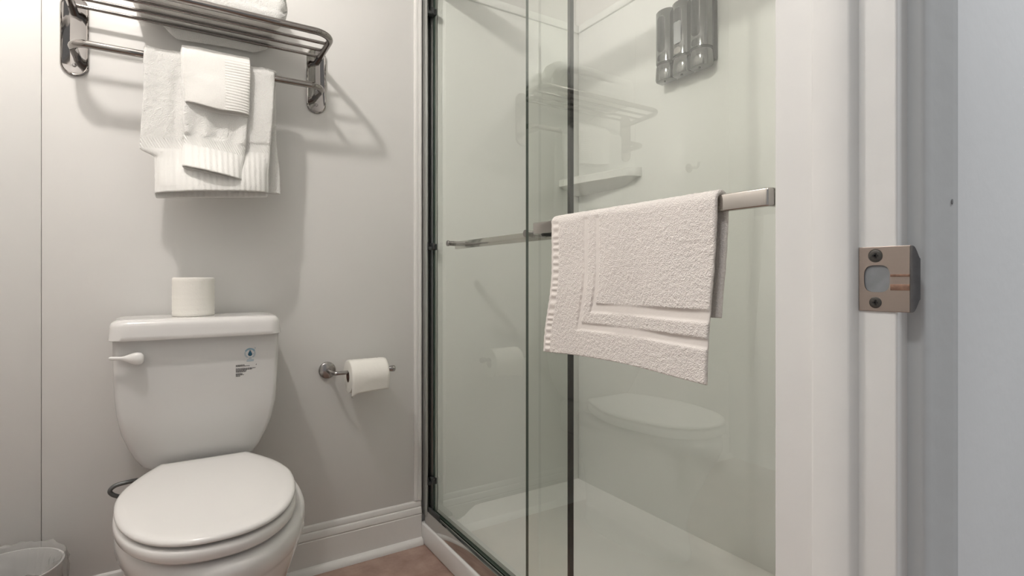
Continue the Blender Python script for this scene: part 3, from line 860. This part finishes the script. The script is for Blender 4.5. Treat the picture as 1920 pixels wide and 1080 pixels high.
# ------------------------------------------------------------------ toilet paper
def paper_roll(name, label, ctr, axis, rad, core, L, group=None):
    t = thing(name, label, 'toilet paper', ctr, group)
    bm = bmesh.new()
    h = L / 2
    prof = [(core, -h)] + [(rad - 0.004, -h), (rad - 0.001, -h + 0.0008), (rad, -h + 0.003)]
    m = 18
    for k in range(1, m):
        prof.append((rad + 0.0006 * math.sin(k * 2.4) * (0.6 + 0.4 * math.sin(k * 0.9)), -h + 0.003 + (L - 0.006) * k / m))
    prof += [(rad, h - 0.003), (rad - 0.001, h - 0.0008), (rad - 0.004, h), (core, h)]
    n = 56
    rings = []
    for r, a in prof:
        ring = []
        for k in range(n):
            an = 2 * PI * k / n
            c, s = r * math.cos(an), r * math.sin(an)
            p = Vector((c, s, a)) if axis == 'Z' else Vector((a, c, s))
            ring.append(Vector(ctr) + p)
        rings.append(ring)
    rings.append(rings[0])
    vr = [[bm.verts.new(p) for p in r] for r in rings[:-1]]
    vr.append(vr[0])
    for a, c in zip(vr[:-1], vr[1:]):
        for i in range(n):
            j = (i + 1) % n; bm.faces.new((a[i], a[j], c[j], c[i]))
    finish('paper', bm, M['paper'], t, angle=50)
    bm = bmesh.new()
    w = 0.0012
    pr = [(core - 0.0002, -h + 0.001), (core - 0.0002, h - 0.001), (core - w, h - 0.001), (core - w, -h + 0.001)]
    rings = [[Vector(ctr) + (Vector((r * math.cos(2 * PI * k / 40), r * math.sin(2 * PI * k / 40), a)) if axis == 'Z' else Vector((a, r * math.cos(2 * PI * k / 40), r * math.sin(2 * PI * k / 40)))) for k in range(40)] for r, a in pr]
    vr = [[bm.verts.new(p) for p in r] for r in rings]; vr.append(vr[0])
    for a, c in zip(vr[:-1], vr[1:]):
        for i in range(40):
            j = (i + 1) % 40; bm.faces.new((a[i], a[j], c[j], c[i]))
    finish('cardboard_core', bm, M['card'], t)
    return t
paper_roll('toilet_paper_roll', 'spare toilet paper roll standing upright on the tank lid', (0.0505, 1.668, 0.8312 + 0.0505), 'Z', 0.0490, 0.020, 0.101)
HY, HZ = 1.713, 0.6345
RC = (0.528, HY, HZ - 0.0125)
rr = paper_roll('toilet_paper_roll', 'toilet paper roll hanging on the wall holder, loose end folded', RC, 'X', 0.0515, 0.0190, 0.118)
# loose sheet: wraps the front and hangs a little below
bm = bmesh.new()
cols = 14; rowsn = 16
gv = []
for i in range(cols + 1):
    x = RC[0] - 0.0588 + 0.1176 * i / cols
    row = []
    tail = 0.0135 - 0.007 * i / cols + 0.010 * max(0, 1 - i / 1.6)
    for j in range(rowsn + 1):
        t = j / rowsn
        if t < 0.6:
            a = R(100 + 95 * t / 0.6)          # from the top round to the front
            y, z = math.cos(a) * 0.0526, math.sin(a) * 0.0526
        else:
            q = (t - 0.6) / 0.4
            a = R(195)
            y = math.cos(a) * 0.0526 + q * 0.006 + 0.0012 * math.sin(x * 60); z = math.sin(a) * 0.0526 - q * (0.022 + tail)
        row.append(bm.verts.new((x, RC[1] + y, RC[2] + z)))
    gv.append(row)
for i in range(cols):
    for j in range(rowsn): bm.faces.new((gv[i][j], gv[i + 1][j], gv[i + 1][j + 1], gv[i][j + 1]))
ls = finish('loose_sheet', bm, M['paper'], rr, angle=60)
sm = ls.modifiers.new('thick', 'SOLIDIFY'); sm.thickness = 0.0006

hol = thing('toilet_paper_holder', 'brushed metal toilet paper holder with round plate on the wall right of the toilet', 'paper holder', (0.425, YW, 0.634))
bm = bmesh.new(); lathe(bm, [(0.0265, YW - 0.0002), (0.0270, YW - 0.004), (0.0262, YW - 0.0080), (0.0240, YW - 0.0100), (0.0120, YW - 0.0120), (0.0090, YW - 0.0130)], (0.425, 0, 0.6345), 'Y', 36)
finish('wall_plate', bm, M['nickel'], hol, angle=50)
bm = bmesh.new(); tube(bm, round_path([(0.425, YW - 0.010, 0.6345), (0.425, HY, HZ), (0.606, HY, HZ)], 0.016, 8), 0.0062, 16)
finish('arm', bm, M['nickel'], hol)
bm = bmesh.new(); lathe(bm, [(0.0062, 0.600), (0.0080, 0.6035), (0.0098, 0.612), (0.0100, 0.620), (0.0085, 0.6225), (0.004, 0.623)], (0, HY, HZ), 'X', 22)
finish('end_knob', bm, M['nickel'], hol)

# ------------------------------------------------------------------ soap dispenser on the shower wall
dis = thing('soap_dispenser', 'chrome three-chamber soap dispenser on the shower wall, seen through the glass', 'dispenser', (1.4445, 1.195, 1.59))
XD = 1.4445
finish('back_plate', B(XD - 0.022, XD - 0.0003, 1.087, 1.302, 1.612, 1.800, bev=0.004), M['black'], dis)
def dcol(yc, z0, z1, r0, r1, x_front, off=0.0, n=28):
    """D-shaped column: round front toward -x"""
    def ring(k, z):
        out = []
        for i in range(n + 1):
            a = PI * i / n
            out.append(Vector((XD - 0.020 - (x_front - k) * math.sin(a) ** 0.5, yc + (r0 - k) * math.cos(a), z)))
        return out
    return ring
for i, yc in enumerate((1.265, 1.195, 1.125)):
    XF = 0.042
    rg = dcol(yc, 0, 0, 0.0355, 0, XF)
    bm = bmesh.new(); ring_loft(bm, [rg(0.004, 1.6508), rg(0.0, 1.653), rg(0.0, 1.824), rg(0.003, 1.828), rg(0.010, 1.829)])
    body = finish('chamber', bm, M['dispchrome'], dis, angle=40)
    bm = bmesh.new(); ring_loft(bm, [rg(0.0015, 1.6455), rg(0.0015, 1.6512)]); finish('seam_band', bm, M['black'], body)
    bm = bmesh.new(); ring_loft(bm, [rg(0.006, 1.5905), rg(0.0005, 1.5935), rg(-0.0015, 1.600), rg(0.0, 1.640), rg(0.002, 1.6458)])
    cap = finish('pump_base', bm, M['dispchrome'], dis, angle=40)
    # curved windows and push button on the round front
    def patch(y0, y1, z0, z1, lift, mi, rnd_=0.012, nn=10):
        bm = bmesh.new()
        yc2, hy, zc2, hz = (y0 + y1) / 2, (y1 - y0) / 2, (z0 + z1) / 2, (z1 - z0) / 2
        out = rrect(hy, hz, rnd_, 6)
        def P(y, z, l):
            c = max(-0.999, min(0.999, (y - yc) / 0.0355)); s = math.sqrt(1 - c * c)
            return Vector((XD - 0.020 - (XF + l) * s ** 0.5, y, z))
        rings = []
        for sc, l in ((1.0, -0.002), (1.0, lift), (0.9, lift), (0.6, lift), (0.3, lift), (0.05, lift)):
            rings.append([P(yc2 + y * sc, zc2 + z * sc, l) for y, z in out])
        ring_loft(bm, rings)
        return bm
    finish('window_rim', patch(yc - 0.0165, yc + 0.0165, 1.686, 1.806, 0.0008, 0), M['dispchrome'], body, angle=30)
    finish('sight_window', patch(yc - 0.0148, yc + 0.0148, 1.688, 1.804, 0.0014, 0), M['window_dark'], body, angle=30)
    if i == 1:
        sp = finish('soap_level', patch(yc - 0.0146, yc + 0.0146, 1.689, 1.760, 0.0020, 0, 0.006), M['soap'], body, angle=30); sp['label'] = 'pale grey liquid in the middle window'
    finish('button_rim', patch(yc - 0.0160, yc + 0.0160, 1.6535, 1.6785, 0.0008, 0), M['dispchrome'], body, angle=30)
    finish('button', patch(yc - 0.0140, yc + 0.0140, 1.6555, 1.6765, 0.0016, 0, 0.010), M['window_dark'] if i != 1 else M['nickel'], body, angle=30)
    bm = bmesh.new(); lathe(bm, [(0.004, 1.588), (0.004, 1.5915)], (XD - 0.045, yc - 0.004, 0), 'Z', 12)
    finish('spout', bm, M['black'], cap)

# ------------------------------------------------------------------ strike plate on the jamb
stp = thing('strike_plate', 'brushed metal strike plate with two screws, rust-stained, on the white door jamb', 'strike plate', (0.52, 0.224, 0.93))
PX = 0.5200
py0, py1, pz0, pz1 = 0.2038, 0.2436, 0.9015, 0.9575
hy0, hy1, hz0, hz1 = 0.2188, 0.2392, 0.9180, 0.9415    # latch hole
hc = ((hy0 + hy1) / 2, (hz0 + hz1) / 2)
# outer outline and hole outline with matching counts -> bridged faces, front and back
def sq_ring(x, grow=0.0):
    pts = []
    N = 12
    P = [(py1 + grow, pz0 - grow), (py1 + grow, pz1 + grow), (py0 - grow, pz1 + grow), (py0 - grow, pz0 - grow)]
    for a in range(4):
        p, q = P[a], P[(a + 1) % 4]
        for k in range(N): pts.append(Vector((x, p[0] + (q[0] - p[0]) * k / N, p[1] + (q[1] - p[1]) * k / N)))
    return pts
def hole_ring(x):
    pts = []
    hy, hz = (hy1 - hy0) / 2, (hz1 - hz0) / 2
    for v in sq_ring(x):
        a = math.atan2((v.z - hc[1]) / (pz1 - pz0) * 2, (v.y - hc[0]) / (py1 - py0) * 2)
        c, s = math.cos(a), math.sin(a)
        e = 3.2
        k = (abs(c) ** e + abs(s) ** e) ** (-1 / e)
        yy = hc[0] + hy * k * c
        pts.append(Vector((x, yy, hc[1] + hz * k * s)))
    return pts
bm = bmesh.new()
ring_loft(bm, [hole_ring(PX + 0.0005), hole_ring(PX - 0.0012), hole_ring(PX - 0.0016), sq_ring(PX - 0.0016, -0.0005), sq_ring(PX - 0.0012), sq_ring(PX + 0.0005)], False, False)
finish('plate', bm, M['strike'], stp, angle=30)
# curled lip on the hall side, with two notches
bm = bmesh.new()
lr = []
for k in range(9):
    a = R(72 * k / 8); rad_ = 0.0060
    y = py0 - rad_ * math.sin(a); x = PX - 0.0016 + rad_ * (1 - math.cos(a))
    w = 0.0278 - 0.011 * sstep(0.15, 1.0, k / 8) ** 1.5
    lr.append([Vector((x, y, 0.9295 - w)), Vector((x, y, 0.9295 + w)), Vector((x + 0.0014 * math.cos(a), y + 0.0014 * math.sin(a), 0.9295 + w)), Vector((x + 0.0014 * math.cos(a), y + 0.0014 * math.sin(a), 0.9295 - w))])
ring_loft(bm, lr)
finish('lip', bm, mat('lip_dark_reflection', (0.17, 0.165, 0.165), 0.4, 1.0, var=0.1, vscale=120), stp, angle=30)  # plate metal darkened: the dark hall's reflection is put into the lip's colour
# flat grey patch behind the hole, the pocket's shade put in its colour
bm = bmesh.new()
ring_loft(bm, [hole_ring(PX - 0.0004), [Vector((PX - 0.0003, hc[0] + (v.y - hc[0]) * 0.2, hc[1] + (v.z - hc[1]) * 0.2)) for v in hole_ring(0)]], False, True)
finish('latch_hole_shade', bm, mat('hole_shade', (0.20, 0.21, 0.22), 0.6, var=0.1, vscale=90), stp)
for zc, dark in ((0.9497, False), (0.9090, True)):
    bm = bmesh.new(); lathe(bm, [(0.0049, PX - 0.0010), (0.0049, PX - 0.0019), (0.0042, PX - 0.0022), (0.002, PX - 0.0021)], (0, 0.2300, zc), 'X', 24)
    sc = finish('screw', bm, M['screw'], stp)
    bm = bmesh.new()
    box(bm, PX - 0.0026, PX - 0.0018, 0.2300 - 0.0008, 0.2300 + 0.0008, zc - 0.0024, zc + 0.0024); box(bm, PX - 0.0026, PX - 0.0018, 0.2300 - 0.0024, 0.2300 + 0.0024, zc - 0.0008, zc + 0.0008)
    finish('cross_slot', bm, M['black'], sc)
    if not dark:
        bm = bmesh.new()
        r1, r2 = 0.0058, 0.0049
        ring_loft(bm, [[Vector((PX - 0.00185, 0.23 + r * math.cos(2 * PI * k / 24), zc + r * math.sin(2 * PI * k / 24))) for k in range(24)] for r in (r1, r2)], False, False)
        finish('countersink', bm, M['screw'], sc)
bm = bmesh.new()
for zc, w in ((0.9325, 0.0011), (0.9225, 0.0026)):
    box(bm, PX - 0.0021, PX - 0.0015, py0 + 0.0002, hy0 - 0.0004, zc - w, zc + w, bev=0.0002)
st = finish('stain', bm, M['rust'], stp); st['label'] = 'brown rust streaks from the latch hole to the lip'

# ------------------------------------------------------------------ robe hook left of the view, seen in the glass
rh = thing('robe_hook', 'small robe hook on the back wall, seen as a reflection in the glass', 'hook', (-0.635, YW, 1.466))
bm = bmesh.new(); lathe(bm, [(0.022, YW - 0.0026), (0.023, YW - 0.006), (0.020, YW - 0.010), (0.008, YW - 0.012)], (-0.635, 0, 1.472), 'Y', 28)
finish('wall_plate', bm, M['nickel'], rh, angle=40)
bm = bmesh.new(); tube(bm, round_path([(-0.635, YW - 0.008, 1.472), (-0.635, YW - 0.060, 1.466), (-0.635, YW - 0.066, 1.492)], 0.012, 6), 0.0062, 14)
finish('hook_arm', bm, M['nickel'], rh)

# ------------------------------------------------------------------ waste bin with clear liner
wbk = thing('wastebasket', 'small wastebasket with a crinkled clear liner, by the wall left of the toilet', 'wastebasket', (-0.318, 1.648, 0))
WC = (-0.318, 1.648)
bm = bmesh.new()
prof = [(0.080, 0.0), (0.082, 0.004), (0.102, 0.262), (0.1045, 0.266), (0.1045, 0.270), (0.1005, 0.270), (0.079, 0.008), (0.02, 0.006)]
lathe(bm, prof, (WC[0], WC[1], 0), 'Z', 40)
finish('bin', bm, mat('bin_plastic', (0.74, 0.73, 0.72), 0.3, bump=0.05), wbk, angle=50)
bm = bmesh.new()
n = 72
rings = []
for (r, z) in ((0.1075, 0.190), (0.1085, 0.215), (0.1095, 0.240), (0.1095, 0.262), (0.1085, 0.276), (0.1055, 0.284), (0.1010, 0.279), (0.0980, 0.262), (0.093, 0.235), (0.088, 0.205), (0.075, 0.175), (0.040, 0.165)):
    ring = []
    for k in range(n):
        a = 2 * PI * k / n
        w = 0.008 * nz(math.cos(a) * 4, math.sin(a) * 4, z * 18) + 0.009 * nz(math.cos(a) * 9, math.sin(a) * 9, z * 50)
        rr_ = r + (abs(w) if r > 0.1005 else -abs(w) * 1.6)
        ring.append(Vector((WC[0] + rr_ * math.cos(a), WC[1] + rr_ * math.sin(a), z + 0.9 * w)))
    rings.append(ring)
ring_loft(bm, rings, False, True)
finish('liner', bm, M['film'], wbk, angle=14)

# ------------------------------------------------------------------ ceiling lamp with two bare bulbs (above the picture)
LXY = (-0.27, 1.04); LZB = 2.32
cl = thing('ceiling_light', 'ceiling light fixture with one bare bulb above the toilet area', 'ceiling light', (LXY[0], LXY[1], ZC))
bm = bmesh.new(); lathe(bm, [(0.075, ZC), (0.075, ZC - 0.02), (0.06, ZC - 0.03)], (*LXY, 0), 'Z', 32); finish('ceiling_plate', bm, M['chrome'], cl)
for dy in (0.0,):
    bm = bmesh.new(); lathe(bm, [(0.014, LZB + 0.03), (0.018, LZB + 0.05), (0.018, ZC - 0.028)], (LXY[0], LXY[1] + dy, 0), 'Z', 20); finish('lamp_holder', bm, M['plastic'], cl)
    bm = bmesh.new(); bmesh.ops.create_icosphere(bm, subdivisions=3, radius=0.033, matrix=Matrix.Translation((LXY[0], LXY[1] + dy, LZB + 0.008)))
    finish('bulb', bm, M['bulb'], cl)
